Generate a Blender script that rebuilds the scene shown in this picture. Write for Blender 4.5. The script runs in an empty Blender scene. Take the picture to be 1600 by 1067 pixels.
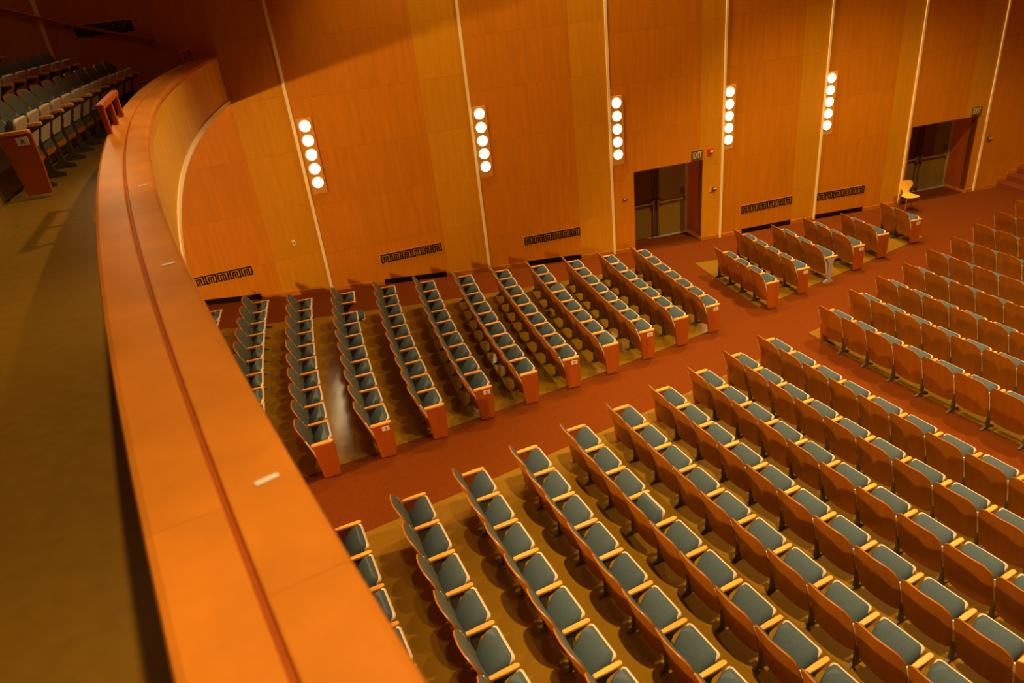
import bpy, bmesh, math, random
from mathutils import Vector, Matrix

random.seed(7)
sc = bpy.context.scene
COL = sc.collection

# ---------------------------------------------------------------- camera
CZ = 6.792
cam_d = bpy.data.cameras.new('camera')
cam = bpy.data.objects.new('camera', cam_d)
COL.objects.link(cam)
PITCH, ROLL = math.radians(27.354), math.radians(-6.684)
fw = Vector((0, math.cos(PITCH), -math.sin(PITCH)))
r0 = Vector((1, 0, 0)); u0 = r0.cross(fw)
rt = math.cos(ROLL) * r0 + math.sin(ROLL) * u0
up = -math.sin(ROLL) * r0 + math.cos(ROLL) * u0
m = Matrix((rt, up, -fw)).transposed().to_4x4()
m.translation = (0, 0, CZ)
cam.matrix_world = m
cam_d.sensor_width = 36.0
cam_d.lens = 24.879
cam_d.clip_start = 0.05
cam_d.dof.use_dof = True
cam_d.dof.focus_distance = 11.5
cam_d.dof.aperture_fstop = 3.2
sc.camera = cam

def project(P):
    v = Vector(P) - Vector((0, 0, CZ))
    z = v.dot(fw)
    if z < 0.05: return None
    f = 1105.73
    return (800 + f * v.dot(rt) / z, 533.5 - f * v.dot(up) / z)

def in_frame(P, mx=60, my=60):
    q = project(P)
    return q is not None and -mx < q[0] < 1600 + mx and -my < q[1] < 1067 + my

# ---------------------------------------------------------------- world, lights, exposure
sc.view_settings.view_transform = 'Standard'
sc.view_settings.look = 'None'
sc.view_settings.gamma = 1.0
sc.view_settings.use_curve_mapping = False
sc.view_settings.exposure = 0.12
w = bpy.data.worlds.new('world'); sc.world = w; w.use_nodes = True
w.node_tree.nodes['Background'].inputs[0].default_value = (1.0, 0.62, 0.30, 1)
w.node_tree.nodes['Background'].inputs[1].default_value = 0.02

XC, YC = 42.97370, 22.66688          # centre of the seating arcs
R0, DR, Z1, Z2 = 40.1288, 0.8509, 0.0457, 0.0029
CEIL = 13.0

def pol(R, a, z=0.0):
    return Vector((XC - R * math.cos(a), YC - R * math.sin(a), z))

WARM = (1.0, 0.66, 0.30)
SPOTS = []
def house_or_fill_light(R, a, tilt_R, power, cone=100, blend=0.6, aim_z=0.2, size=0.12):
    """recessed ceiling downlight or added balcony fill aimed at radius tilt_R on the floor"""
    P = pol(R, a, CEIL - 0.10)
    T = pol(tilt_R, a, aim_z)
    d = bpy.data.lights.new('house_or_fill_light', 'SPOT')
    d.energy = power; d.color = WARM; d.spot_size = math.radians(cone); d.spot_blend = blend
    d.shadow_soft_size = size
    o = bpy.data.objects.new('house_or_fill_light', d); COL.objects.link(o)
    o.location = P
    o.rotation_euler = (T - P).to_track_quat('-Z', 'Y').to_euler()
    SPOTS.append(P)
# radius, angle, power, aim radius, cone, blend: house lights over the stalls, then added balcony fills
HOUSE_AND_FILLS = [(45.8, 0.43, 7200, 40.9, 68, 0.5), (41.6, 0.44, 3300, 39.5, 96, 0.4), (41.6, 0.68, 2600, 40.0, 90, 0.4), (36.2, 0.33, 5200, 34.8, 92, 0.4), (35.6, 0.12, 6600, 33.8, 106, 0.4),
         (44.0, 0.18, 1500, 41.6, 84, 0.4), (41.5, 0.155, 2300, 40.5, 96, 0.4),
         (43.0, 0.31, 2500, 48.0, 60, 1.0, 5.4), (47.0, 0.345, 1100, 49.6, 48, 0.8), (47.0, 0.425, 1300, 49.7, 48, 0.8), (47.0, 0.50, 1500, 49.8, 48, 0.8),  # added lights that brighten the balcony front and the rail
         (51.5, 0.27, 90, 51.2, 110, 0.8), (50.8, 0.57, 700, 50.6, 110, 0.8)]  # fill lights added to lift the dark balcony rows and floor
for R_, a, pw, T_, cone, bl, *az in HOUSE_AND_FILLS: house_or_fill_light(R_, a, T_, pw, cone, bl, *az)

# ---------------------------------------------------------------- materials
def mat(name, col, rough=0.5, spec=0.4, metal=0.0, grain=None, var=0.0, noise=None, emit=None, bump=0.0, coat=0.0):
    """grain=(sx,sy,sz,amount): stretched noise in object space; noise=(scale,amount); var: per-object tone"""
    mt = bpy.data.materials.new(name); mt.use_nodes = True
    nt = mt.node_tree; N = nt.nodes; L = nt.links
    b = N['Principled BSDF']
    b.inputs['Roughness'].default_value = rough
    b.inputs['Specular IOR Level'].default_value = spec
    b.inputs['Metallic'].default_value = metal
    b.inputs['Coat Weight'].default_value = coat
    b.inputs['Coat Roughness'].default_value = 0.15
    b.inputs['Base Color'].default_value = (*col, 1)
    if emit:
        b.inputs['Emission Color'].default_value = (*emit[0], 1)
        b.inputs['Emission Strength'].default_value = emit[1]
    val = None
    tc = N.new('ShaderNodeTexCoord')
    def mul(a, bb):
        if a is None: return bb
        n = N.new('ShaderNodeMath'); n.operation = 'MULTIPLY'
        L.new(a, n.inputs[0]); L.new(bb, n.inputs[1]); return n.outputs[0]
    def rng(out, lo, hi, flo=0.0, fhi=1.0):
        n = N.new('ShaderNodeMapRange')
        n.inputs['From Min'].default_value = flo; n.inputs['From Max'].default_value = fhi
        n.inputs['To Min'].default_value = lo; n.inputs['To Max'].default_value = hi
        L.new(out, n.inputs['Value']); return n.outputs['Result']
    gn = None
    if grain:
        mp = N.new('ShaderNodeMapping'); mp.inputs['Scale'].default_value = grain[:3]
        oi = N.new('ShaderNodeObjectInfo')
        cb = N.new('ShaderNodeCombineXYZ')
        sc_ = N.new('ShaderNodeMath'); sc_.operation = 'MULTIPLY'; sc_.inputs[1].default_value = 37.0
        L.new(oi.outputs['Random'], sc_.inputs[0])
        L.new(sc_.outputs[0], cb.inputs[0]); L.new(sc_.outputs[0], cb.inputs[2])
        L.new(cb.outputs[0], mp.inputs['Location'])
        L.new(tc.outputs['Object'], mp.inputs['Vector'])
        nz = N.new('ShaderNodeTexNoise'); nz.inputs['Scale'].default_value = 1.0
        nz.inputs['Detail'].default_value = 5.0; nz.inputs['Roughness'].default_value = 0.6
        L.new(mp.outputs[0], nz.inputs['Vector'])
        gn = nz.outputs['Fac']
        val = mul(val, rng(gn, 1 - grain[3], 1 + grain[3], 0.3, 0.7))
    if noise:
        nz = N.new('ShaderNodeTexNoise'); nz.inputs['Scale'].default_value = noise[0]
        nz.inputs['Detail'].default_value = 4.0
        L.new(tc.outputs['Object'], nz.inputs['Vector'])
        val = mul(val, rng(nz.outputs['Fac'], 1 - noise[1], 1 + noise[1], 0.3, 0.7))
        if gn is None: gn = nz.outputs['Fac']
    if var:
        oi = N.new('ShaderNodeObjectInfo')
        val = mul(val, rng(oi.outputs['Random'], 1 - var, 1 + var))
    if val is not None:
        mx = N.new('ShaderNodeMix'); mx.data_type = 'RGBA'; mx.blend_type = 'MULTIPLY'
        mx.inputs['Factor'].default_value = 1.0
        mx.inputs[6].default_value = (*col, 1)
        cc = N.new('ShaderNodeCombineColor')
        for i in range(3): L.new(val, cc.inputs[i])
        L.new(cc.outputs[0], mx.inputs[7])
        L.new(mx.outputs[2], b.inputs['Base Color'])
    if bump and gn is not None:
        bp = N.new('ShaderNodeBump'); bp.inputs['Strength'].default_value = bump
        bp.inputs['Distance'].default_value = 0.02
        L.new(gn, bp.inputs['Height']); L.new(bp.outputs[0], b.inputs['Normal'])
    return mt

M = {}
M['veneer'] = mat('wood_veneer_red', (0.62, 0.212, 0.003), 0.5, 0.2, grain=(9, 9, 0.7, 0.10), var=0.05)
M['veneer_pale'] = mat('wood_veneer_pale', (0.65, 0.280, 0.004), 0.5, 0.2, grain=(11, 11, 0.8, 0.08), var=0.04)
M['backing'] = mat('wall_backing', (0.22, 0.075, 0.01), 0.7, 0.2)
M['gold'] = mat('gold_trim', (0.98, 0.82, 0.40), 0.4, 0.4, grain=(6, 6, 1, 0.05))
M['baseboard'] = mat('baseboard_wood', (0.55, 0.19, 0.010), 0.45, 0.3, grain=(3, 3, 14, 0.1))
M['rail'] = mat('rail_wood', (0.62, 0.210, 0.016), 0.36, 0.3, grain=(4, 4, 1.0, 0.13), var=0.15, noise=(1.6, 0.12))
M['rail_face'] = mat('balcony_face_veneer', (0.76, 0.37, 0.008), 0.6, 0.15, grain=(7, 7, 0.6, 0.10))
M['carpet'] = mat('red_carpet', (0.135, 0.030, 0.002), 0.95, 0.05, noise=(60, 0.16), bump=0.3)
M['tan'] = mat('tan_linoleum', (0.195, 0.101, 0.004), 0.55, 0.08, noise=(22, 0.05))
M['tan_waxed'] = mat('tan_waxed_linoleum', (0.195, 0.101, 0.004), 0.17, 0.32, noise=(18, 0.06), bump=0.03)
M['balfloor'] = mat('balcony_linoleum', (0.20, 0.108, 0.010), 0.27, 0.30, noise=(14.0, 0.08))
M['fabric'] = mat('teal_fabric', (0.064, 0.092, 0.104), 0.9, 0.1, grain=(60, 60, 4, 0.12), var=0.06)
M['fabric_back'] = mat('grey_green_fabric', (0.090, 0.098, 0.074), 0.9, 0.1, noise=(70, 0.12), var=0.05)
M['seatwood'] = mat('seat_back_wood', (0.33, 0.104, 0.005), 0.36, 0.35, grain=(5, 12, 1.2, 0.14), var=0.08)
M['endwood'] = mat('end_panel_wood', (0.36, 0.075, 0.005), 0.4, 0.35, grain=(9, 9, 0.9, 0.12), var=0.08)
M['armwood'] = mat('armrest_wood', (0.78, 0.330, 0.045), 0.36, 0.4, grain=(3, 20, 8, 0.10), var=0.08)
M['cream'] = mat('cream_pan', (0.62, 0.51, 0.34), 0.5, 0.3)
M['metal'] = mat('seat_metal', (0.10, 0.080, 0.045), 0.5, 0.4, metal=0.2)
M['steel'] = mat('grey_steel', (0.55, 0.55, 0.50), 0.4, 0.5, metal=0.5)
M['chrome'] = mat('chrome', (0.75, 0.7, 0.6), 0.2, 0.5, metal=0.9)
M['dark'] = mat('dark_void', (0.012, 0.006, 0.004), 0.8, 0.1)
M['door'] = mat('door_paint', (0.21, 0.125, 0.014), 0.4, 0.3, noise=(2, 0.05))
M['doorframe'] = mat('door_frame', (0.36, 0.26, 0.10), 0.4, 0.4)
M['bronze'] = mat('bronze_bar', (0.16, 0.07, 0.025), 0.35, 0.5, metal=0.5)
M['plate'] = mat('row_plate', (0.72, 0.62, 0.42), 0.4, 0.4)
M['ink'] = mat('plate_ink', (0.05, 0.035, 0.02), 0.6, 0.2)
M['white'] = mat('white_plastic', (0.80, 0.74, 0.62), 0.4, 0.4)
M['red'] = mat('red_plastic', (0.55, 0.03, 0.02), 0.4, 0.4)
M['signplate'] = mat('sign_plate', (0.20, 0.12, 0.035), 0.4, 0.4)
M['signtext'] = mat('sign_letters', (0.80, 0.68, 0.40), 0.4, 0.4)
M['lens'] = mat('lamp_lens', (1, 1, 1), 0.3, 0.2, emit=((1.0, 0.74, 0.36), 15.0))
M['lampbox'] = mat('lamp_box', (0.72, 0.36, 0.06), 0.4, 0.4)
M['chairply'] = mat('chair_plywood', (0.85, 0.46, 0.045), 0.35, 0.5, grain=(8, 2, 2, 0.06))
M['stepcarpet'] = mat('step_carpet', (0.16, 0.035, 0.008), 0.95, 0.1, noise=(60, 0.15))
M['ceiling'] = mat('ceiling_plaster', (0.35, 0.20, 0.07), 0.9, 0.1)

# ---------------------------------------------------------------- helpers
def link(name, me, mt, parent=None):
    if mt is not None and len(me.materials) == 0: me.materials.append(mt)
    o = bpy.data.objects.new(name, me); COL.objects.link(o)
    if parent: o.parent = parent
    return o

def empty(name, loc=(0, 0, 0), rz=0.0, parent=None):
    o = bpy.data.objects.new(name, None); COL.objects.link(o)
    o.empty_display_size = 0.1
    o.location = loc; o.rotation_euler = (0, 0, rz)
    if parent: o.parent = parent
    return o

def tag(o, label=None, cat=None, group=None, kind=None):
    if label: o['label'] = label
    if cat: o['category'] = cat
    if group: o['group'] = group
    if kind: o['kind'] = kind
    return o

class MB:
    def __init__(s): s.v = []; s.f = []
    def add(s, vs, fs):
        n = len(s.v); s.v += [tuple(x) for x in vs]; s.f += [tuple(i + n for i in f) for f in fs]; return s
    def box(s, x0, x1, y0, y1, z0, z1):
        vs = [(x, y, z) for z in (z0, z1) for y in (y0, y1) for x in (x0, x1)]
        return s.add(vs, [(0, 2, 3, 1), (4, 5, 7, 6), (0, 1, 5, 4), (1, 3, 7, 5), (3, 2, 6, 7), (2, 0, 4, 6)])
    def hexa(s, b, t):
        """b, t: four points each, counter-clockwise seen from above"""
        return s.add(list(b) + list(t), [(3, 2, 1, 0), (4, 5, 6, 7)] + [(i, (i + 1) % 4, 4 + (i + 1) % 4, 4 + i) for i in range(4)])
    def prism(s, pts, axis, a0, a1):
        """polygon (p,q) extruded on axis 'x','y','z' from a0 to a1"""
        def mk(p, a):
            return {'y': (p[0], a, p[1]), 'z': (p[0], p[1], a), 'x': (a, p[0], p[1])}[axis]
        n = len(pts)
        vs = [mk(p, a0) for p in pts] + [mk(p, a1) for p in pts]
        fs = [tuple(range(n)), tuple(range(2 * n - 1, n - 1, -1))] + [(i, n + i, n + (i + 1) % n, (i + 1) % n) for i in range(n)]
        return s.add(vs, fs)
    def tube(s, pts, r, n=8, caps=True):
        pts = [Vector(p) for p in pts]; rings = []
        for i, p in enumerate(pts):
            t = (pts[min(i + 1, len(pts) - 1)] - pts[max(i - 1, 0)]).normalized()
            a = t.cross(Vector((0, 0, 1)))
            if a.length < 1e-3: a = t.cross(Vector((1, 0, 0)))
            a.normalize(); b = t.cross(a)
            rr = r[i] if isinstance(r, (list, tuple)) else r
            rings.append([p + rr * (math.cos(2 * math.pi * k / n) * a + math.sin(2 * math.pi * k / n) * b) for k in range(n)])
        vs = [v for rg in rings for v in rg]; fs = []
        for i in range(len(pts) - 1):
            for k in range(n):
                fs.append((i * n + k, i * n + (k + 1) % n, (i + 1) * n + (k + 1) % n, (i + 1) * n + k))
        if caps: fs += [tuple(range(n - 1, -1, -1)), tuple(range((len(pts) - 1) * n, len(pts) * n))]
        return s.add(vs, fs)
    def sheet(s, front, back):
        """two grids of points [i][j] with the same shape, closed into a solid"""
        ni, nj = len(front), len(front[0])
        vs = [p for row in front for p in row] + [p for row in back for p in row]
        o = ni * nj; fs = []
        for i in range(ni - 1):
            for j in range(nj - 1):
                a, b, c, d = i * nj + j, i * nj + j + 1, (i + 1) * nj + j + 1, (i + 1) * nj + j
                fs.append((a, b, c, d)); fs.append((o + d, o + c, o + b, o + a))
        rim = [(0, j) for j in range(nj)] + [(i, nj - 1) for i in range(1, ni)] + [(ni - 1, j) for j in range(nj - 2, -1, -1)] + [(i, 0) for i in range(ni - 2, 0, -1)]
        rim = [i * nj + j for i, j in rim]
        for k in range(len(rim)):
            a, b = rim[k], rim[(k + 1) % len(rim)]
            fs.append((b, a, o + a, o + b))
        return s.add(vs, fs)
    def mesh(s, name, mt=None, smooth=False, bevel=0.0, sharp=0.7):
        me = bpy.data.meshes.new(name); me.from_pydata(s.v, [], s.f)
        bm = bmesh.new(); bm.from_mesh(me)
        if bevel: bmesh.ops.bevel(bm, geom=bm.edges[:], offset=bevel, segments=1, affect='EDGES', clamp_overlap=True)
        bmesh.ops.recalc_face_normals(bm, faces=bm.faces[:])
        if smooth:
            for f in bm.faces: f.smooth = True
            for e in bm.edges:
                if len(e.link_faces) == 2 and e.calc_face_angle(0) > sharp: e.smooth = False
        bm.to_mesh(me); bm.free(); me.update()
        if mt: me.materials.append(mt)
        return me
    def obj(s, name, mt, parent=None, smooth=False, bevel=0.0, sharp=0.7):
        return link(name, s.mesh(name, mt, smooth, bevel, sharp), mt, parent)

TEXT_CACHE = {}
def text_mesh(txt, size, mt):
    key = (txt, size, mt.name)
    if key not in TEXT_CACHE:
        cu = bpy.data.curves.new('lettering', 'FONT'); cu.body = txt; cu.size = size
        cu.align_x = 'CENTER'; cu.align_y = 'CENTER'; cu.extrude = size * 0.02
        ob = bpy.data.objects.new('lettering', cu); COL.objects.link(ob)
        dg = bpy.context.evaluated_depsgraph_get()
        me = bpy.data.meshes.new_from_object(ob.evaluated_get(dg))
        bpy.data.objects.remove(ob); bpy.data.curves.remove(cu)
        me.materials.clear(); me.materials.append(mt)
        TEXT_CACHE[key] = me
    return TEXT_CACHE[key]

ORD = ['zeroth', 'first', 'second', 'third', 'fourth', 'fifth', 'sixth', 'seventh', 'eighth', 'ninth', 'tenth', 'eleventh', 'twelfth',
       'thirteenth', 'fourteenth', 'fifteenth', 'sixteenth', 'seventeenth', 'eighteenth', 'nineteenth', 'twentieth']

def zf(R):
    h = max((R - R0) / DR, -Z1 / (2 * Z2))
    return Z1 * h + Z2 * h * h
def R_of(x, y): return math.hypot(x - XC, y - YC)
def th_on_line(R, x0, y0, k):
    """angle where the arc R meets the plan line y = y0 + k (x - x0)"""
    lo, hi = 0.0, 0.9
    for _ in range(50):
        a = (lo + hi) / 2; P = pol(R, a)
        if P.y > y0 + k * (P.x - x0): lo = a
        else: hi = a
    return (lo + hi) / 2

def polar_patch(Rs, tmin, tmax, off, nth, zfun=zf, thick=0.0):
    vs = []; fs = []
    for R in Rs:
        a0, a1 = tmin(R), tmax(R)
        for j in range(nth + 1):
            vs.append(pol(R, a0 + (a1 - a0) * j / nth, zfun(R) + off))
    n = nth + 1
    for i in range(len(Rs) - 1):
        for j in range(nth): fs.append((i * n + j, i * n + j + 1, (i + 1) * n + j + 1, (i + 1) * n + j))
    b = MB()
    if thick:
        top = [[vs[i * n + j] for j in range(n)] for i in range(len(Rs))]
        bot = [[v - Vector((0, 0, thick)) for v in row] for row in top]
        return b.sheet(top, bot)
    return b.add(vs, fs)
def frange(a, b, n): return [a + (b - a) * i / n for i in range(n + 1)]

# ---------------------------------------------------------------- room shell
floor = polar_patch(frange(20, 54, 60), lambda R: -0.12, lambda R: 1.0, 0.0, 40, thick=0.3).obj('floor', M['carpet'])
tag(floor, kind='structure')
# seating floors (tan) laid on the sloping carpeted floor
AISLE_L = (4.08, 12.61, 0.596)     # aisle edge of the block beside the wall
AISLE_C = (4.567, 11.281, 0.630)   # aisle edge of the centre block
WALLSIDE = (-0.313, 15.164, 0.303)
def zone(name, Ra, Rb, tmin, tmax, n, nth, mt='tan'):
    o = polar_patch(frange(Ra, Rb, n), tmin, tmax, 0.012, nth, thick=0.02).obj(name, M[mt], floor)
    return o
zone('seating_floor', 40.02, 51.8, lambda R: th_on_line(R, *WALLSIDE), lambda R: th_on_line(R, *AISLE_L), 24, 16, 'tan_waxed')
zone('seating_floor', 39.85, 52.0, lambda R: th_on_line(R, *AISLE_C), lambda R: 0.95, 24, 24)
zone('seating_floor', 32.9, 38.75, lambda R: 0.165 - 0.0 * R, lambda R: th_on_line(R, 5.576, 13.63, 0.577), 12, 10)
zone('seating_floor', 28.0, 38.62, lambda R: th_on_line(R, 6.03, 12.26, 0.60), lambda R: 0.95, 20, 24)

# the curved panelled side wall, bay by bay
BAYP = [(-11.452, 13.102), (-7.776, 14.404), (-4.062, 15.596), (-0.340, 16.660), (2.935, 17.353), (5.916, 18.025),
        (8.779, 18.725), (11.376, 19.121), (13.787, 19.529), (16.757, 19.947), (19.735, 20.313)]
NB = len(BAYP) - 1     # index i here is photo bay i-1
def bay(i):
    A = Vector((*BAYP[i], 0)); B = Vector((*BAYP[i + 1], 0)); D = B - A
    return A, math.atan2(D.y, D.x), D.length
def bay_pt(i, t, y, z):
    A, d, Ln = bay(i)
    return A + Vector((math.cos(d), math.sin(d), 0)) * t + Vector((-math.sin(d), math.cos(d), 0)) * y + Vector((0, 0, z))
def bay_floor(i, t):
    P = bay_pt(i, t, -0.1, 0); return zf(R_of(P.x, P.y))
def place(o, i, t=0.0, y=0.0, z=0.0):
    A, d, Ln = bay(i); P = bay_pt(i, t, y, z); o.location = P; o.rotation_euler = (0, 0, d); return o

DOORS = {4: (0.60, 2.50, 2.07), 7: (0.11, 2.16, 1.97)}      # bay index: t0, t1, top
DOOR_D = 0.82
wb = MB()
WTOP = CEIL
for i in range(NB):
    A, d, Ln = bay(i)
    def seg(t0, t1, z0, z1):
        P = [bay_pt(i, t0, 0.02, 0), bay_pt(i, t1, 0.02, 0), bay_pt(i, t1, 0.20, 0), bay_pt(i, t0, 0.20, 0)]
        wb.hexa([p + Vector((0, 0, z0)) for p in P], [p + Vector((0, 0, z1)) for p in P])
    if i in DOORS:
        t0, t1, zt = DOORS[i]
        seg(0, t0, -1, WTOP); seg(t1, Ln, -1, WTOP); seg(t0, t1, zt, WTOP)
    else: seg(0, Ln, -1, WTOP)
wall = tag(wb.obj('wall_side', M['backing']), kind='structure')

JOINT = {0: 2.80, 1: 2.80, 2: 2.82, 3: 2.45, 4: 2.42, 5: 2.19, 6: 2.03, 7: 1.74, 8: 2.2, 9: 2.2}
HJ = {0: 2.9, 1: 2.75, 2: 2.66, 3: 2.25, 4: 3.05, 5: 1.95, 6: 1.9, 7: 2.75, 8: 1.7, 9: 1.7}
GAP = 0.002
PANEL_TOP = 8.2
def panel(i, t0, t1, z0, z1, mt):
    b = MB().box(0, t1 - t0 - GAP, 0.0, 0.02, 0, z1 - z0 - GAP)
    o = b.obj('panel', mt, wall); place(o, i, t0 + GAP / 2, 0, z0 + GAP / 2)
for i in range(NB):
    A, d, Ln = bay(i); j = JOINT[i]; base = -0.4
    zs = [HJ[i] + 1.14 * k for k in range(-4, 8)]
    zs = [base] + [z for z in zs if base + 0.3 < z < PANEL_TOP - 0.3] + [PANEL_TOP]
    for (c0, c1, mt) in ((0.0, j, M['veneer']), (j, Ln, M['veneer_pale'])):
        for z0, z1 in zip(zs[:-1], zs[1:]):
            if i in DOORS:
                t0, t1, zt = DOORS[i]
                # cut the sheets round the doorway
                if z0 < zt:
                    zc = min(z1, zt)
                    if c0 < t0: panel(i, c0, min(c1, t0), z0, zc, mt)
                    if c1 > t1: panel(i, max(c0, t1), c1, z0, zc, mt)
                if z1 > zt and z1 - max(z0, zt) > 0.05:
                    panel(i, c0, c1, max(z0, zt), z1, mt)
            else: panel(i, c0, c1, z0, z1, mt)

# gold strips between the bays
for k in range(1, NB):
    A, d, Ln = bay(k); A2, d2, L2 = bay(k - 1)
    b = MB().box(-0.034, 0.034, -0.030, 0.0, bay_floor(k, 0.05), PANEL_TOP)
    o = b.obj('trim_%d' % k, M['gold'], bevel=0.008)
    o.location = (*BAYP[k], 0); o.rotation_euler = (0, 0, (d + d2) / 2)
    tag(o, kind='structure')
# thin baseboard, cut at doors and at the air slots
SLOTS = {1: (0.75, 2.33), 2: (1.24, 2.76), 3: (0.96, 2.43), 5: (0.66, 2.20), 6: (0.03, 1.51)}
bb = MB()
for i in range(1, NB):
    A, d, Ln = bay(i); cuts = []
    if i in DOORS: cuts.append(DOORS[i][:2])
    if i in SLOTS: cuts.append(SLOTS[i])
    if i == 8: cuts.append((0.75, Ln))
    segs = []; c = 0.05
    for a, e in sorted(cuts): segs.append((c, a)); c = e
    segs.append((c, Ln - 0.05))
    for a, e in segs:
        if e - a < 0.04: continue
        z0, z1 = bay_floor(i, a), bay_floor(i, e)
        P = lambda t, y, z: bay_pt(i, t, y, z)
        bb.hexa([P(a, -0.018, z0), P(e, -0.018, z1), P(e, 0.0, z1), P(a, 0.0, z0)],
                [P(a, -0.018, z0 + 0.10), P(e, -0.018, z1 + 0.10), P(e, 0.0, z1 + 0.10), P(a, 0.0, z0 + 0.10)])
tag(bb.obj('baseboard_side', M['baseboard']), kind='structure')

# ceiling, far walls (close the hall round the camera)
cb = MB().box(-22, 30, -32, 24, CEIL, CEIL + 0.2)
tag(cb.obj('ceiling', M['ceiling']), kind='structure')
rb = MB()
for k in range(24):
    a0, a1 = -0.12 + 1.3 * k / 24, -0.12 + 1.3 * (k + 1) / 24
    rb.hexa([pol(54.2, a0, -1), pol(54.2, a1, -1), pol(54.5, a1, -1), pol(54.5, a0, -1)],
            [pol(54.2, a0, CEIL), pol(54.2, a1, CEIL), pol(54.5, a1, CEIL), pol(54.5, a0, CEIL)])
tag(rb.obj('wall_rear', M['veneer']), kind='structure')
tag(MB().box(27, 27.3, -32, 24, -1, CEIL).obj('wall_stage', M['veneer']), kind='structure')
tag(MB().box(-22, 27, -30.3, -30, -1, CEIL).obj('wall_opposite', M['veneer']), kind='structure')

# ---------------------------------------------------------------- doorways
def doorway(i, n):
    t0, t1, zt = DOORS[i]; z0 = bay_floor(i, (t0 + t1) / 2) - 0.02
    root = empty('door_%d' % n); place(root, i); tag(root, kind='structure')
    D = DOOR_D
    MB().box(t0 - 0.012, t0, 0.0, D, z0 - 0.3, zt).obj('jamb', M['endwood'], root)
    MB().box(t1, t1 + 0.012, 0.0, D, z0 - 0.3, zt).obj('jamb', M['endwood'], root)
    MB().box(t0, t1, 0.0, D + 0.1, zt, zt + 0.015).obj('head_lining', M['endwood'], root)
    MB().box(t0, t1, D - 0.06, D + 0.06, z0 + 0.008, z0 + 0.035).obj('threshold', M['steel'], root)
    fr = MB()
    fr.box(t0, t0 + 0.05, D - 0.03, D + 0.08, z0 + 0.03, zt); fr.box(t1 - 0.05, t1, D - 0.03, D + 0.08, z0 + 0.03, zt)
    fr.box(t0 + 0.05, t1 - 0.05, D - 0.03, D + 0.08, zt - 0.05, zt)
    fr.obj('door_frame', M['doorframe'], root)
    mid = (t0 + t1) / 2
    MB().box(t0, t1, D + 0.09, D + 0.12, z0 - 0.3, zt + 0.02).obj('back_panel', M['dark'], root)
    for s, a, e in ((-1, t0 + 0.055, mid - 0.01), (1, mid + 0.01, t1 - 0.055)):
        lf = MB().box(a, e, D, D + 0.045, z0 + 0.045, zt - 0.055).obj('door_leaf', M['door'], root, bevel=0.004)
        zb = z0 + 1.0
        bar = MB().box(a + 0.05, e - 0.05, D - 0.075, D - 0.045, zb - 0.014, zb + 0.014)
        bar.box(a + 0.05, a + 0.12, D - 0.08, D, zb - 0.045, zb + 0.045); bar.box(e - 0.12, e - 0.05, D - 0.08, D, zb - 0.045, zb + 0.045)
        bar.obj('panic_bar', M['door'], lf, bevel=0.004)
        xr = (mid - 0.07) if s < 0 else (mid + 0.07)
        rod = MB().tube([(xr, D - 0.03, z0 + 0.06), (xr, D - 0.03, zt - 0.08)], 0.014, 8)
        rod.box(xr - 0.035, xr + 0.035, D - 0.09, D, zb - 0.10, zb + 0.10)
        rod.box(xr - 0.03, xr + 0.03, D - 0.05, D, z0 + 0.06, z0 + 0.14); rod.box(xr - 0.03, xr + 0.03, D - 0.05, D, zt - 0.16, zt - 0.08)
        rod.obj('latch_rod', M['bronze'], lf)
        if s > 0:
            MB().box(e - 0.14, e - 0.08, D - 0.06, D, zb + 0.12, zb + 0.26).obj('latch_box', M['bronze'], lf, bevel=0.006)
    # base inside the reveal
    MB().box(t1 - 0.012, t1, 0.0, D - 0.06, z0, z0 + 0.10).obj('reveal_base', M['baseboard'], root)
    return root
doorway(4, 1); doorway(7, 2)

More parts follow.
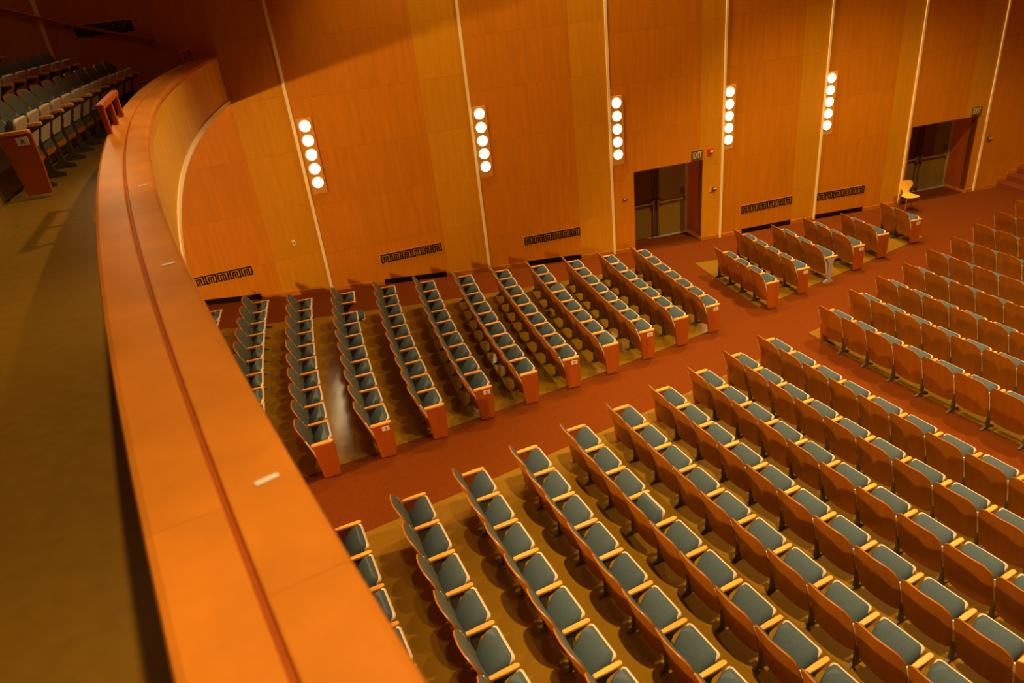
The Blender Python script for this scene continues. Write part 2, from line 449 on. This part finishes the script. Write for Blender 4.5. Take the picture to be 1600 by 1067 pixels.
# ---------------------------------------------------------------- wall fittings
LAMPS = {1: (0.20, 8.0, 9.2), 2: (0.235, 3.17, 4.38), 3: (0.205, 2.84, 4.04), 4: (0.185, 2.59, 3.81), 5: (0.145, 2.48, 3.64), 6: (0.125, 2.39, 3.57)}
lens_me = None
lamp_words = {1: 'column of five round wall lamps high above the balcony steps', 2: 'leftmost column of five round wall lamps, nearest the curved balcony', 3: 'second column of five round wall lamps from the balcony',
              4: 'column of five round wall lamps left of the middle doorway', 5: 'column of five round wall lamps right of the middle doorway',
              6: 'rightmost column of five round wall lamps along the panelled wall'}
def lamp_column(i, t, zb, zt):
    root = empty('wall_lamp'); place(root, i, t, 0, 0)
    tag(root, lamp_words[i], 'lamp', 'columns of round wall lamps')
    hw = 0.155; z0, z1 = zb - 0.25, zt + 0.16
    MB().box(-hw, hw, -0.012, 0.0, z0, z1).obj('back_plate', M['lampbox'], root, bevel=0.003)
    e = MB(); e.box(hw, hw + 0.012, -0.035, 0.0, z0, z1); e.obj('edge_strip', M['veneer'], root)
    global lens_me, ring_me
    if lens_me is None:
        b = MB(); n = 24; rr = [(0.112, 0.0), (0.105, -0.022), (0.08, -0.040), (0.045, -0.050)]
        vs = [(r * math.cos(2 * math.pi * k / n), y, r * math.sin(2 * math.pi * k / n)) for r, y in rr for k in range(n)] + [(0, -0.053, 0)]
        fs = [(q * n + k, q * n + (k + 1) % n, (q + 1) * n + (k + 1) % n, (q + 1) * n + k) for q in range(3) for k in range(n)]
        fs += [(3 * n + k, 3 * n + (k + 1) % n, 4 * n) for k in range(n)]
        b.add(vs, fs); lens_me = b.mesh('lens', M['lens'], smooth=True)
        b = MB(); rr = [(0.112, 0.0), (0.112, -0.022), (0.128, -0.022), (0.128, 0.0)]
        vs = [(r * math.cos(2 * math.pi * k / n), y, r * math.sin(2 * math.pi * k / n)) for r, y in rr for k in range(n)]
        fs = [(q * n + k, q * n + (k + 1) % n, (q + 1) % 4 * n + (k + 1) % n, (q + 1) % 4 * n + k) for q in range(4) for k in range(n)]
        b.add(vs, fs); ring_me = b.mesh('lens_ring', M['gold'], smooth=True)
    for k in range(5):
        z = zb + (zt - zb) * k / 4
        l = link('lens', lens_me, None, root); l.location = (0, -0.012, z)
        r = link('lens_ring', ring_me, None, l)
for i, a in LAMPS.items(): lamp_column(i, *a)

def grille(i, t0, t1, zc, label, n=6, hh=0.105):
    root = empty('vent_grille'); place(root, i, t0, 0, zc); tag(root, label, 'vent grille', 'fretwork vent grilles')
    Wd = t1 - t0
    MB().box(-0.02, Wd + 0.02, -0.006, 0.0, -hh - 0.02, hh + 0.02).obj('grille_plate', M['veneer_pale'], root, bevel=0.002)
    u = Wd / n; th = 0.031; b = MB(); y0, y1 = -0.014, -0.004
    H = 2 * hh
    def bar(x0, x1, z0, z1): b.box(x0 * u, x1 * u, y0, y1, z0 * H - hh, z1 * H - hh)
    k = th / u; kz = th / H
    bar(0.03, 0.97, 1 - kz, 1)                      # top
    bar(0.03, 0.03 + k, 0.0, 1)                     # left
    bar(0.03, 0.24, 0.0, kz)                        # left foot
    bar(0.97 - k, 0.97, 0.0, 1)                     # right
    bar(0.76, 0.97, 0.0, kz)                        # right foot
    bar(0.26, 0.26 + k * 0.9, 0.0, 0.76)            # inner hook
    bar(0.26, 0.62, 0.76 - kz, 0.76)
    bar(0.44, 0.44 + k * 0.9, 0.0, 0.56)
    bar(0.62, 0.62 + k * 0.9, 0.0, 0.76)
    me = b.mesh('fret_unit', M['dark'])
    for q in range(n):
        o = link('fret_unit', me, None, root); o.location = (q * u, 0, 0)
grille(1, 0.78, 2.31, 1.525, 'dark fretwork grille beside the curved balcony, low on the wall')
grille(2, 1.25, 2.75, 1.125, 'dark fretwork grille between the two leftmost lamp columns')
grille(3, 0.95, 2.44, 0.83, 'dark fretwork grille left of the middle doorway')
grille(5, 0.62, 2.20, 0.53, 'dark fretwork grille just right of the middle doorway')
grille(6, 0.05, 1.50, 0.455, 'rightmost dark fretwork grille, near the yellow chair')
grille(1, 0.50, 1.49, 6.66, 'dark fretwork grille high on the dim wall behind the balcony handrail', 5, 0.10)
# dark air slots at the foot of the wall
for i, (a, e) in SLOTS.items():
    z0, z1 = bay_floor(i, a), bay_floor(i, e); zb = max(z0, z1)
    b = MB()
    P = lambda t, y, z: bay_pt(i, t, y, z)
    b.hexa([P(a, -0.006, z0), P(e, -0.006, z1), P(e, 0.0, z1), P(a, 0.0, z0)],
           [P(a, -0.006, z0 + 0.13), P(e, -0.006, z1 + 0.13), P(e, 0.0, z1 + 0.13), P(a, 0.0, z0 + 0.13)])
    b.obj('air_slot', M['dark'], wall)

def exit_sign(i, t0, t1, z0, z1, label):
    root = empty('exit_sign'); place(root, i, (t0 + t1) / 2, 0, (z0 + z1) / 2); tag(root, label, 'exit sign', 'exit signs over the doorways')
    w2, h2 = (t1 - t0) / 2, (z1 - z0) / 2
    MB().box(-w2, w2, -0.05, 0, -h2, h2).obj('sign_box', M['signplate'], root, bevel=0.005)
    f = MB(); e = 0.014
    f.box(-w2, w2, -0.056, -0.05, h2 - e, h2); f.box(-w2, w2, -0.056, -0.05, -h2, -h2 + e)
    f.box(-w2, -w2 + e, -0.056, -0.05, -h2, h2); f.box(w2 - e, w2, -0.056, -0.05, -h2, h2)
    f.obj('sign_frame', M['bronze'], root)
    o = link('lettering', text_mesh('EXIT', 0.165, M['signtext']), None, root)
    o.location = (0, -0.054, 0); o.rotation_euler = (math.pi / 2, 0, 0); o.scale = (0.72, 1.3, 1)
exit_sign(4, 2.18, 2.46, 2.11, 2.35, 'EXIT sign above the middle doorway beside the red alarm')
exit_sign(7, 1.88, 2.17, 2.03, 2.25, 'EXIT sign above the far right doorway')
# fire alarm
root = empty('fire_alarm'); place(root, 4, 2.69, 0, 2.27); tag(root, 'small red fire alarm strobe beside the EXIT sign', 'fire alarm')
MB().box(-0.07, 0.07, -0.05, 0, -0.075, 0.075).obj('alarm_box', M['red'], root, bevel=0.006)
MB().box(-0.005, 0.06, -0.075, -0.05, -0.03, 0.015).obj('strobe', M['white'], root, bevel=0.006)
def wall_unit(i, t, z, label, body=True):
    root = empty('wall_control'); place(root, i, t, 0, z); tag(root, label, 'wall control')
    if body: MB().box(-0.10, -0.03, -0.02, 0, -0.07, 0.05).obj('mounting_plate', M['lampbox'], root, bevel=0.004)
    MB().box(-0.03, 0.09, -0.05, 0, -0.045, 0.045).obj('housing', M['bronze'], root, bevel=0.005)
    MB().box(-0.01, 0.09, -0.062, -0.05, -0.005, 0.032).obj('cover', M['white'], root, bevel=0.003)
wall_unit(4, 2.80, 1.27, 'small white and bronze control box right of the middle doorway')
wall_unit(8, 0.16, 1.30, 'small white and bronze control box right of far doorway', False)
root = empty('light_switch'); place(root, 4, 0.33, 0, 1.43); tag(root, 'small bronze switch plate left of the middle doorway', 'switch')
MB().box(-0.055, 0.055, -0.02, 0, -0.035, 0.035).obj('plate', M['bronze'], root, bevel=0.004)
MB().box(-0.02, 0.02, -0.03, -0.02, -0.015, 0.015).obj('button', M['steel'], root, bevel=0.003)
root = empty('light_switch'); place(root, 1, 3.32, 0, 1.95); tag(root, 'small brass switch plate low on the pale panel beside balcony', 'switch')
MB().box(-0.035, 0.035, -0.015, 0, -0.06, 0.06).obj('plate', M['gold'], root, bevel=0.004)
MB().box(-0.01, 0.01, -0.025, -0.015, -0.02, 0.02).obj('toggle', M['bronze'], root, bevel=0.002)

# steps to the stage at the far right
root = empty('stage_steps'); place(root, 8); tag(root, kind='structure')
zs = -0.178
for k in range(7):
    MB().box(0.75 + 0.30 * k, 0.75 + 0.30 * (k + 1) + (3 if k == 6 else 0), -2.6, -0.002, zs - 0.05, zs + 0.165 * (k + 1)).obj('step', M['stepcarpet'], root, bevel=0.012)
for k in range(6):
    MB().box(0.75 + 0.30 * k - 0.02, 0.75 + 0.30 * (k + 1) - 0.02, -0.016, -0.002, zs + 0.165 * k + 0.16, zs + 0.165 * (k + 1) + 0.10).obj('skirting', M['baseboard'], root)

# ---------------------------------------------------------------- balcony
def Rg(a):                     # groove of the rail
    return _cub(a, 21.312, -6.034, -1.294, 48.880)
def _cub(a, c3, c2, c1, c0):
    q = min(a, 0.476) - 0.3
    v = ((c3 * q + c2) * q + c1) * q + c0
    if a > 0.476: v += ((3 * c3 * q + 2 * c2) * q + c1) * (a - 0.476)
    return v
def w_in(a): return _cub(a, 12.966, -4.833, -1.330, 49.040) - Rg(a)
def w_out(a): return Rg(a) - _cub(a, 9.643, -6.011, -0.705, 48.683)
BF, RAILZ, FASC = 5.20, 5.958, 5.055
TH0, TH1 = 0.150, 0.60
IN_W, OUT_W = 0.155, 0.165
def arc_solid(a0, a1, n, prof):
    """prof: list of (dR from groove, z) closed outline"""
    b = MB(); m_ = len(prof); vs = []
    for k in range(n + 1):
        a = a0 + (a1 - a0) * k / n; R = Rg(a)
        vs += [pol(R + (d / IN_W * w_in(a) if d > 0 else d / OUT_W * w_out(a)), a, z) for d, z in prof]
    fs = [(k * m_ + j, k * m_ + (j + 1) % m_, (k + 1) * m_ + (j + 1) % m_, (k + 1) * m_ + j) for k in range(n) for j in range(m_)]
    fs += [tuple(range(m_)), tuple(range(n * m_ + m_ - 1, n * m_ - 1, -1))]
    return b.add(vs, fs)
balc = empty('balcony'); tag(balc, kind='structure')
# slab with soffit, fascia, parapet lining
arc_solid(TH0 - 0.02, TH1, 40, [(-0.13, FASC), (0.0, FASC + 0.05), (0.0, BF - 0.02), (-0.13, BF - 0.02)]).obj('slab_edge', M['rail_face'], balc)
b = MB()
pt = []
for k in range(41):
    a = TH0 - 0.10 + (TH1 - TH0 + 0.10) * k / 40; pt.append(a)
top = [[pol(Rg(a) - 0.0 + (54.2 - Rg(a)) * j / 4, a, BF) for j in range(5)] for a in pt]
bot = [[v - Vector((0, 0, 0.10)) for v in row] for row in top]
MB().sheet(top, bot).obj('balcony_floor', M['balfloor'], balc)
# fascia sheets
fa = [TH0 - 0.004 + (TH1 - TH0) * k / 12 for k in range(13)]
arc_solid(TH0 - 0.006, TH1, 60, [(-0.135, FASC), (-0.115, FASC), (-0.115, RAILZ - 0.06), (-0.135, RAILZ - 0.06)]).obj('fascia', M['rail_face'], balc, smooth=True, sharp=0.15)
arc_solid(TH0 - 0.006, TH1, 60, [(-0.150, FASC - 0.03), (-0.05, FASC - 0.03), (-0.05, FASC + 0.02), (-0.150, FASC + 0.055)]).obj('gold_edge', M['gold'], balc, smooth=True, sharp=0.15)
arc_solid(TH0 - 0.006, TH1, 60, [(0.115, BF), (0.135, BF), (0.135, RAILZ - 0.05), (0.115, RAILZ - 0.05)]).obj('parapet_lining', M['rail_face'], balc, smooth=True, sharp=0.15)
arc_solid(TH0 - 0.006, TH1, 60, [(-0.012, RAILZ - 0.06), (0.012, RAILZ - 0.06), (0.012, RAILZ - 0.012), (-0.012, RAILZ - 0.012)]).obj('rail_core', M['endwood'], balc)
# rail caps in lengths, inner and outer
def cap(a0, a1, d0, d1, rr):
    z1, z0 = RAILZ, RAILZ - 0.055; e = 0.012
    prof = [(d0, z0), (d0, z1 - rr[0]), (d0 + rr[0] * 0.3, z1 - rr[0] * 0.3), (d0 + rr[0], z1), (d1 - rr[1], z1), (d1 - rr[1] * 0.3, z1 - rr[1] * 0.3), (d1, z1 - rr[1]), (d1, z0)]
    return arc_solid(a0, a1, max(4, int((a1 - a0) / 0.006)), prof)
s_in = [22.37 + 3.35 * k for k in range(-5, 4)]
s_out = [22.65 + 3.35 * k for k in range(-5, 4)]
for lst, d0, d1, rr in ((s_in, 0.006, IN_W, (0.006, 0.02)), (s_out, -OUT_W, -0.006, (0.02, 0.006))):
    sg = [TH0 - 0.006] + [s / 48.6 for s in lst if TH0 + 0.01 < s / 48.6 < TH1] + [TH1]
    for a0, a1 in zip(sg[:-1], sg[1:]):
        cap(a0, a1 - 0.00002, d0, d1, rr).obj('rail_cap', M['rail'], balc, smooth=True, sharp=0.15)
# small number plates let into the outer cap
plate_words = ['small white metal plate on the rail, nearest the camera', 'second small white metal plate along the rail', 'third small white metal plate along the rail, farthest']
for k, s in enumerate((22.328, 20.724, 19.125)):
    a = s / 48.58
    o = MB().box(-0.024, 0.024, -0.0075, 0.0075, 0, 0.004).obj('rail_plate', M['white'], bevel=0.0015)
    o.location = pol(Rg(a) - 0.085, a, RAILZ); o.rotation_euler = (0, 0, a + 0.10)
    tag(o, plate_words[k], 'plate', 'plates on the balcony rail')
# aisle guards standing on the inner cap
def guard(a0, a1, label):
    root = empty('aisle_guard'); am = (a0 + a1) / 2; root.location = pol(Rg(am) + 0.11, am, RAILZ); root.rotation_euler = (0, 0, am)
    tag(root, label, 'guard rail', 'aisle guards on the balcony rail')
    hl = (a1 - a0) * 48.9 / 2; H = 0.24
    MB().box(-0.03, 0.03, -hl, hl, H - 0.05, H).obj('top_bar', M['endwood'], root, bevel=0.008)
    for y in (-hl + 0.06, 0, hl - 0.06):
        MB().box(-0.022, 0.022, y - 0.035, y + 0.035, 0, H - 0.05).obj('post', M['endwood'], root, bevel=0.005)
guard(0.3195, 0.3445, 'short wooden guard with three posts on the rail before seats')
guard(0.165, 0.187, 'dim wooden guard with three posts where the rail meets wall')
# stepped seating tiers
TIERS = [(50.42, 5.47), (51.32, 5.75), (52.22, 6.03), (53.12, 6.31)]
for k, (Ra, z) in enumerate(TIERS):
    Rb = 54.2
    b = polar_patch([Ra, Rb], lambda R: TH0 - 0.10, lambda R: TH1, 0, 30, zfun=lambda R: z, thick=0.268)
    b.obj('tier', M['balfloor'], balc)
# lamp on the rear wall under the balcony
def rear_lamp(a, R=53.6, z=4.2, power=2300):
    root = empty('globe_lamp', pol(R, a, z), a); tag(root, 'round glass wall lamp under the balcony', 'lamp', 'lamps under the balcony')
    bm = bmesh.new(); bmesh.ops.create_uvsphere(bm, u_segments=20, v_segments=12, radius=0.10)
    me = bpy.data.meshes.new('globe'); bm.to_mesh(me); bm.free(); me.materials.append(M['lens'])
    link('globe', me, None, root)
    MB().tube([(-0.58, 0, 0), (-0.08, 0, 0)], 0.03, 10).obj('bracket', M['bronze'], root)
    d = bpy.data.lights.new('globe_light', 'POINT'); d.energy = power; d.color = WARM; d.shadow_soft_size = 0.12
    o = bpy.data.objects.new('globe_light', d); COL.objects.link(o); o.parent = root; o.location = (0.16, 0, 0)
rear_lamp(0.345)

# handrail on the wall over the balcony steps
root = empty('wall_handrail'); tag(root, 'dark wooden handrail sloping down the dim balcony wall', 'handrail')
hp = [bay_pt(0, 0.6, -0.09, 8.05), bay_pt(0, 3.37, -0.09, 7.17), bay_pt(1, 0.65, -0.09, 6.72), bay_pt(1, 1.80, -0.09, 6.36)]
MB().tube(hp, 0.03, 10).obj('bar', M['endwood'], root, smooth=True)
d_ = (hp[3] - hp[2]).normalized()
MB().tube([hp[3], hp[3] + d_ * 0.05], 0.032, 10).obj('end_cap', M['chrome'], root, smooth=True)
for (i, t, z) in ((0, 3.3, 7.19), (1, 1.70, 6.39), (1, 0.4, 6.80)):
    MB().tube([bay_pt(i, t, 0, z - 0.07), bay_pt(i, t, -0.06, z - 0.07), bay_pt(i, t, -0.09, z - 0.02)], 0.01, 8).obj('bracket', M['bronze'], root)

# ---------------------------------------------------------------- theatre seats
W0 = 0.54
def back_pt(u, v, off):
    """u in -1..1 across, v in 0..1 up, off: towards the sitter"""
    hw = 0.258
    cut = max(0.0, abs(u) - 0.55) / 0.45
    ztop = 0.865 - 0.105 * cut ** 2.2 - 0.012 * u * u
    cutb = max(0.0, abs(u) - 0.7) / 0.3
    zbot = 0.20 + 0.03 * cutb ** 2
    z = zbot + (ztop - zbot) * v
    x = -0.235 - 0.175 * max(0.0, (z - 0.25) / 0.6) ** 1.15 - 0.045 * (1 - u * u)
    return (x + off, u * hw, z)
US = [-1, -0.9, -0.72, -0.45, 0, 0.45, 0.72, 0.9, 1]
VS = [0, 0.25, 0.5, 0.75, 0.9, 1.0]
def mk_back():
    f = [[back_pt(u, v, 0.0) for u in US] for v in VS]
    g = [[back_pt(u, v, -0.016) for u in US] for v in VS]
    return MB().sheet(f, g).mesh('backrest', M['seatwood'], smooth=True)
def mk_backcushion():
    V2 = [0.10, 0.3, 0.55, 0.8, 0.93, 0.975]
    U2 = [u * 0.955 for u in US]
    def off(u, v):
        return 0.004 + 0.045 * (1 - abs(u / 0.955) ** 6) * (1 - abs((v - 0.54) / 0.44) ** 8)
    f = [[back_pt(u, v, off(u, v)) for u in U2] for v in V2]
    g = [[back_pt(u, v, 0.001) for u in U2] for v in V2]
    return MB().sheet(f, g).mesh('back_cushion', M['fabric_back'], smooth=True)
def pan_outline(hw0, hw1, l0, l1, r):
    pts = [(l0, -hw0)]
    for k in range(5):
        a = -math.pi / 2 + math.pi / 2 * k / 4
        pts.append((l1 - r + r * math.cos(a), -(hw1 - r) + r * math.sin(a)))
    return pts + [(p[0], -p[1]) for p in reversed(pts)]
def mk_pan():
    return MB().prism(pan_outline(0.192, 0.216, 0.0, 0.382, 0.04), 'z', -0.03, 0.004).mesh('seat_pan', M['cream'], bevel=0.006)
def mk_cushion():
    LS = [0.0, 0.02, 0.08, 0.19, 0.30, 0.362, 0.376]; hw = lambda l: (0.190 + 0.024 * min(l / 0.3, 1)) * (1 if l < 0.31 else 1 - 0.25 * ((l - 0.31) / 0.066) ** 3)
    Y = [-1, -0.93, -0.75, -0.4, 0, 0.4, 0.75, 0.93, 1]
    def h(l, y): return 0.006 + 0.082 * (1 - abs(y) ** 8) ** 0.6 * (1 - min(1, abs((l - 0.188) / 0.189)) ** 7) ** 0.6
    f = [[(l, y * hw(l), h(l, y)) for y in Y] for l in LS]
    g = [[(l, y * hw(l), 0.002) for y in Y] for l in LS]
    return MB().sheet(f, g).mesh('seat_cushion', M['fabric'], smooth=True)
def mk_arm():
    b = MB(); n = 4; pts = []
    for k in range(n + 1):
        a = -math.pi / 2 + math.pi * k / n; pts.append((-0.024 + 0.024 * math.cos(a), 0.026 * math.sin(a)))
    pts += [(-0.15, 0.028), (-0.31, 0.022), (-0.31, -0.022), (-0.15, -0.028)]
    return b.prism(pts, 'z', 0.597, 0.632).mesh('armrest', M['armwood'], bevel=0.006)
def mk_standard():
    pts = [(-0.27, 0.597), (-0.05, 0.597), (-0.05, 0.57), (-0.17, 0.52), (-0.215, 0.42), (-0.20, 0.08), (-0.09, 0.035), (-0.09, 0.0), (-0.37, 0.0), (-0.37, 0.035), (-0.27, 0.08)]
    return MB().prism(pts, 'y', -0.014, 0.014).mesh('standard', M['metal'])
def mk_endpanel():
    pts = [(0.0, 0.597), (-0.30, 0.597), (-0.275, 0.30), (-0.245, 0.04), (-0.02, 0.04), (0.0, 0.30)]
    return MB().prism(pts, 'y', -0.02, 0.02).mesh('end_panel', M['endwood'], bevel=0.004)
ME = dict(back=mk_back(), bcush=mk_backcushion(), pan=mk_pan(), cush=mk_cushion(), arm=mk_arm(), std=mk_standard(), end=mk_endpanel())
ME['brk'] = MB().prism([(-0.255, 0.22), (-0.235, 0.22), (-0.245, 0.32), (-0.285, 0.50), (-0.355, 0.70), (-0.375, 0.70), (-0.305, 0.50), (-0.265, 0.32)], 'y', -0.009, 0.009).mesh('back_bracket', M['cream'])
ME['plate'] = MB().box(-0.056, 0.056, -0.004, 0.0, -0.038, 0.038).mesh('row_plate', M['plate'], bevel=0.0015)
ME['end_steel'] = MB().prism([(-0.27, 0.597), (-0.05, 0.597), (-0.05, 0.57), (-0.10, 0.52), (-0.12, 0.42), (-0.12, 0.08), (-0.06, 0.03), (-0.06, 0.0), (-0.30, 0.0), (-0.30, 0.03), (-0.22, 0.08), (-0.22, 0.45)], 'y', -0.02, 0.02).mesh('end_standard', M['steel'])
NSEAT = 0
def seat(R, a, z, wdt, label, group, fold=50, right_end=None, left_end=None, letter=None, zscale=1.0):
    """a: angle of the seat's middle; right = larger angle (local -y). ends: None | 'arm' | 'panel' | 'steel'"""
    global NSEAT
    NSEAT += 1
    root = empty('theatre_seat', pol(R, a, z), a)
    ky = wdt / W0 if wdt > 0.58 else 1.0; hw_ = W0 / 2 * ky
    root.scale = (1, 1.0 if ky > 1 else wdt / W0, zscale)
    tag(root, label, 'seat', group)
    bk = link('backrest', ME['back'], None, root); bk.scale = (1, ky, 1)
    link('back_cushion', ME['bcush'], None, bk)
    pn = link('seat_pan', ME['pan'], None, root); pn.location = (-0.27, 0, 0.368); pn.rotation_euler = (0, -math.radians(fold), 0); pn.scale = (1, ky, 1)
    link('seat_cushion', ME['cush'], None, pn)
    for side, e in ((1, left_end or 'arm'), (-1, right_end)):
        if e is None: continue
        ar = link('armrest', ME['arm'], None, root); ar.location = (0, side * hw_, 0)
        bkt = link('back_bracket', ME['brk'], None, root); bkt.location = (0, side * hw_, 0)
        if e == 'arm': st = link('standard', ME['std'], None, root); st.location = (0, side * hw_, 0)
        elif e == 'steel': st = link('end_standard', ME['end_steel'], None, root); st.location = (0, side * hw_, 0)
        else:
            ep = link('end_panel', ME['end'], None, root); ep.location = (0, side * hw_, 0)
            if letter:
                rp = link('row_plate', ME['plate'], None, ep); rp.location = (-0.10, side * 0.02, 0.535)
                if side > 0: rp.rotation_euler = (0, 0, math.pi)
                tx = link('row_letter', text_mesh(letter, 0.06, M['ink']), None, ep)
                tx.location = (-0.10, side * 0.0255, 0.535); tx.rotation_euler = (math.pi / 2, 0, 0 if side < 0 else math.pi)
    return root

# rear block beside the wall: angle of the aisle-end armrest tip, width, number of seats
TL = [0.25602, 0.26246, 0.26843, 0.27457, 0.27953, 0.28474, 0.28923, 0.29535, 0.29998, 0.30446, 0.3090, 0.3134]
WL = [0.491, 0.529, 0.494, 0.531, 0.500, 0.525, 0.544, 0.518, 0.535, 0.549, 0.535, 0.535]
NL = [7, 7, 8, 8, 9, 9, 9, 10, 10, 10, 11, 11]
LET = {1: 'K', 3: 'M', 5: 'O', 7: 'Q', 9: 'S', 11: 'U'}
for k in range(12):
    R = 40.123 + 0.8555 * k
    for j in range(NL[k]):            # j=0 at the aisle
        a = TL[k] - (j + 0.5) * WL[k] / R
        fold = 50
        if k == 8 and j == NL[k] - 2: fold = 4
        if k == 3 and j == NL[k] - 3: fold = 36
        seat(R, a, zf(R), WL[k], 'teal theatre seat, %s from aisle, %s row back in rear block beside lamp wall' % (ORD[j + 1], ORD[k + 1]),
             'seats in the rear block beside the wall', fold, right_end='panel' if j == 0 else None, letter=LET.get(k + 1) if j == 0 else None)
# rear centre block
TC = [0.29813, 0.30368, 0.30957, 0.31495, 0.32020, 0.32531, 0.33022, 0.33460, 0.33932, 0.34409, 0.3488]
WC = [0.555, 0.561, 0.562, 0.561, 0.561, 0.561, 0.562, 0.561, 0.561, 0.555, 0.56]
for k in range(11):
    R = R0 + DR * k
    for j in range(20):
        a = TC[k] + (j + 0.5) * WC[k] / R
        P = pol(R, a, zf(R) + 0.5)
        if not in_frame(P, 150, 150): continue
        fold = 50
        if k == 5 and j == 3: fold = 68
        seat(R, a, zf(R), WC[k], 'teal theatre seat, %s from aisle, %s row behind cross aisle in centre rear block' % (ORD[j + 1], ORD[k + 1]),
             'seats in the centre rear block', fold, left_end='panel' if j == 0 else None)
# front block beside the wall
LF = [(38.405, (5.697, 13.417), [0.49] * 4), (37.40, (6.577, 14.0), [0.494] * 5), (36.443, (7.451, 14.530), [0.62, 0.62, 0.80]),
      (35.505, (8.306, 15.004), [0.6, 0.56, 0.68]), (34.562, (9.154, 15.543), [0.52, 0.78]), (33.276, (10.326, 16.232), [0.5, 0.53])]
LFL = {2: 'I', 4: 'G', 6: 'E'}
for k, (R, (ex, ey), ws) in enumerate(LF):
    a = math.atan2(YC - ey, XC - ex)
    for j, wd in enumerate(reversed(ws)):
        seat(R, a - wd / 2 / R, zf(R), wd, 'teal theatre seat, %s from aisle, %s row forward in front block beside wall' % (ORD[j + 1], ORD[k + 1]),
             'seats in the front block beside the wall', 50, right_end=('steel' if k == 2 else 'panel') if j == 0 else None, letter=LFL.get(k + 1) if j == 0 else None)
        a -= wd / R
# front centre block
FCC = [(5.744, 11.687), (6.593, 12.296), (7.397, 12.805), (8.221, 13.313), (9.056, 13.889), (9.909, 14.422), (10.80, 15.03), (11.678, 15.606), (12.567, 16.165), (13.42, 16.72)]
for k, (x, y) in enumerate(FCC):
    Rc = R_of(x, y); R = Rc - 0.425; a0 = math.atan2(YC - y, XC - x) - 0.05 / R
    for j in range(14):
        a = a0 + (j + 0.5) * 0.563 / R
        if not in_frame(pol(R, a, zf(R) + 0.6), 150, 120): continue
        seat(R, a, zf(R), 0.563, 'teal theatre seat, %s from aisle, %s row beyond cross aisle in centre front block' % (ORD[j + 1], ORD[k + 1]),
             'seats in the centre front block', 50, left_end='panel' if j == 0 else None)
# balcony rows
BROWS = [(49.92, BF, 12), (50.82, 5.47, 12), (51.72, 5.75, 11), (52.62, 6.03, 10)]
for k, (R, z, n) in enumerate(BROWS):
    for j in range(n):
        a = 0.3050 - (j + 0.5) * 0.56 / R
        P = pol(R, a, z + 0.9)
        if not in_frame(P, 40, 40): continue
        seat(R, a, z, 0.56, 'dim teal balcony seat, %s from the aisle, %s balcony row' % (ORD[j + 1], ORD[k + 1]),
             'balcony seats', 68, right_end='panel' if j == 0 else None, letter='A' if (j == 0 and k == 0) else None, zscale=1.10)

# ---------------------------------------------------------------- yellow chair by the wall
root = empty('side_chair', (11.33, 18.52, zf(33.0)), math.radians(-88)); tag(root, 'yellow bent plywood chair with thin metal legs beside far doorway', 'chair')
def shell(path, widths, th):
    f = []; g = []
    n = len(path)
    for i, (x, z) in enumerate(path):
        x0, z0 = path[max(i - 1, 0)]; x1, z1 = path[min(i + 1, n - 1)]
        tx, tz = x1 - x0, z1 - z0; l = math.hypot(tx, tz); nx, nz = -tz / l, tx / l
        wv = widths[i]
        rowf = []; rowg = []
        for j in range(7):
            y = wv * (-1 + 2 * j / 6); c = 0.02 * (abs(y) / 0.2) ** 2
            rowf.append((x + nx * c, y, z + nz * c)); rowg.append((x + nx * (c - th), y, z + nz * (c - th)))
        f.append(rowf); g.append(rowg)
    return MB().sheet(f, g)
shell([(0.215, 0.435), (0.20, 0.445), (0.15, 0.452), (0.05, 0.45), (-0.08, 0.44), (-0.16, 0.445), (-0.20, 0.47)], [0.07, 0.14, 0.19, 0.205, 0.19, 0.12, 0.085], 0.012).obj('seat', M['chairply'], root, smooth=True)
shell([(-0.20, 0.47), (-0.215, 0.52), (-0.225, 0.58), (-0.235, 0.64), (-0.245, 0.70), (-0.252, 0.76), (-0.256, 0.79), (-0.258, 0.805)], [0.085, 0.085, 0.13, 0.19, 0.205, 0.18, 0.12, 0.05], 0.012).obj('backrest', M['chairply'], root, smooth=True)
for sx, sy in ((1, 1), (1, -1), (-1, 1), (-1, -1)):
    MB().tube([(0.02 * sx, 0.05 * sy, 0.425), (0.13 * sx, 0.15 * sy, 0.41), (0.17 * sx, 0.19 * sy, 0.35), (0.21 * sx, 0.215 * sy, 0.0)], 0.011, 8).obj('leg', M['chrome'], root, smooth=True)

# ceiling fittings for the house lights and the added balcony fills
hl_me = MB().tube([(0, 0, -0.02), (0, 0, 0.10)], 0.16, 20).mesh('house_light_can', M['bronze'])
for k, P in enumerate(SPOTS):
    b = MB(); n = 20
    vs = [(r * math.cos(2 * math.pi * q / n), r * math.sin(2 * math.pi * q / n), z) for r, z in ((0.16, -0.06), (0.19, -0.06), (0.19, 0.1), (0.16, 0.1)) for q in range(n)]
    fs = [(q * n + j, q * n + (j + 1) % n, (q + 1) % 4 * n + (j + 1) % n, (q + 1) % 4 * n + j) for q in range(4) for j in range(n)]
    if k == 0: can_me = b.add(vs, fs).mesh('ceiling_downlight', M['bronze'])
    o = link('ceiling_downlight', can_me, None); o.location = P
    where = ['centre rear seats', 'first centre rows', 'far centre seats', 'front centre seats', 'front side seats', 'side seats by the lamp wall', 'first side rows',
             'aisle, added to light the balcony front', 'balcony rail by the aisle, added fill', 'middle of the balcony rail, added fill', 'balcony rail beside the camera, added fill', 'balcony rows near the wall, added fill', 'balcony floor behind the camera, added fill'][k]
    tag(o, 'round recessed ceiling downlight over the ' + where, 'downlight', 'ceiling downlights')
print('seats', NSEAT, 'objects', len(bpy.data.objects))
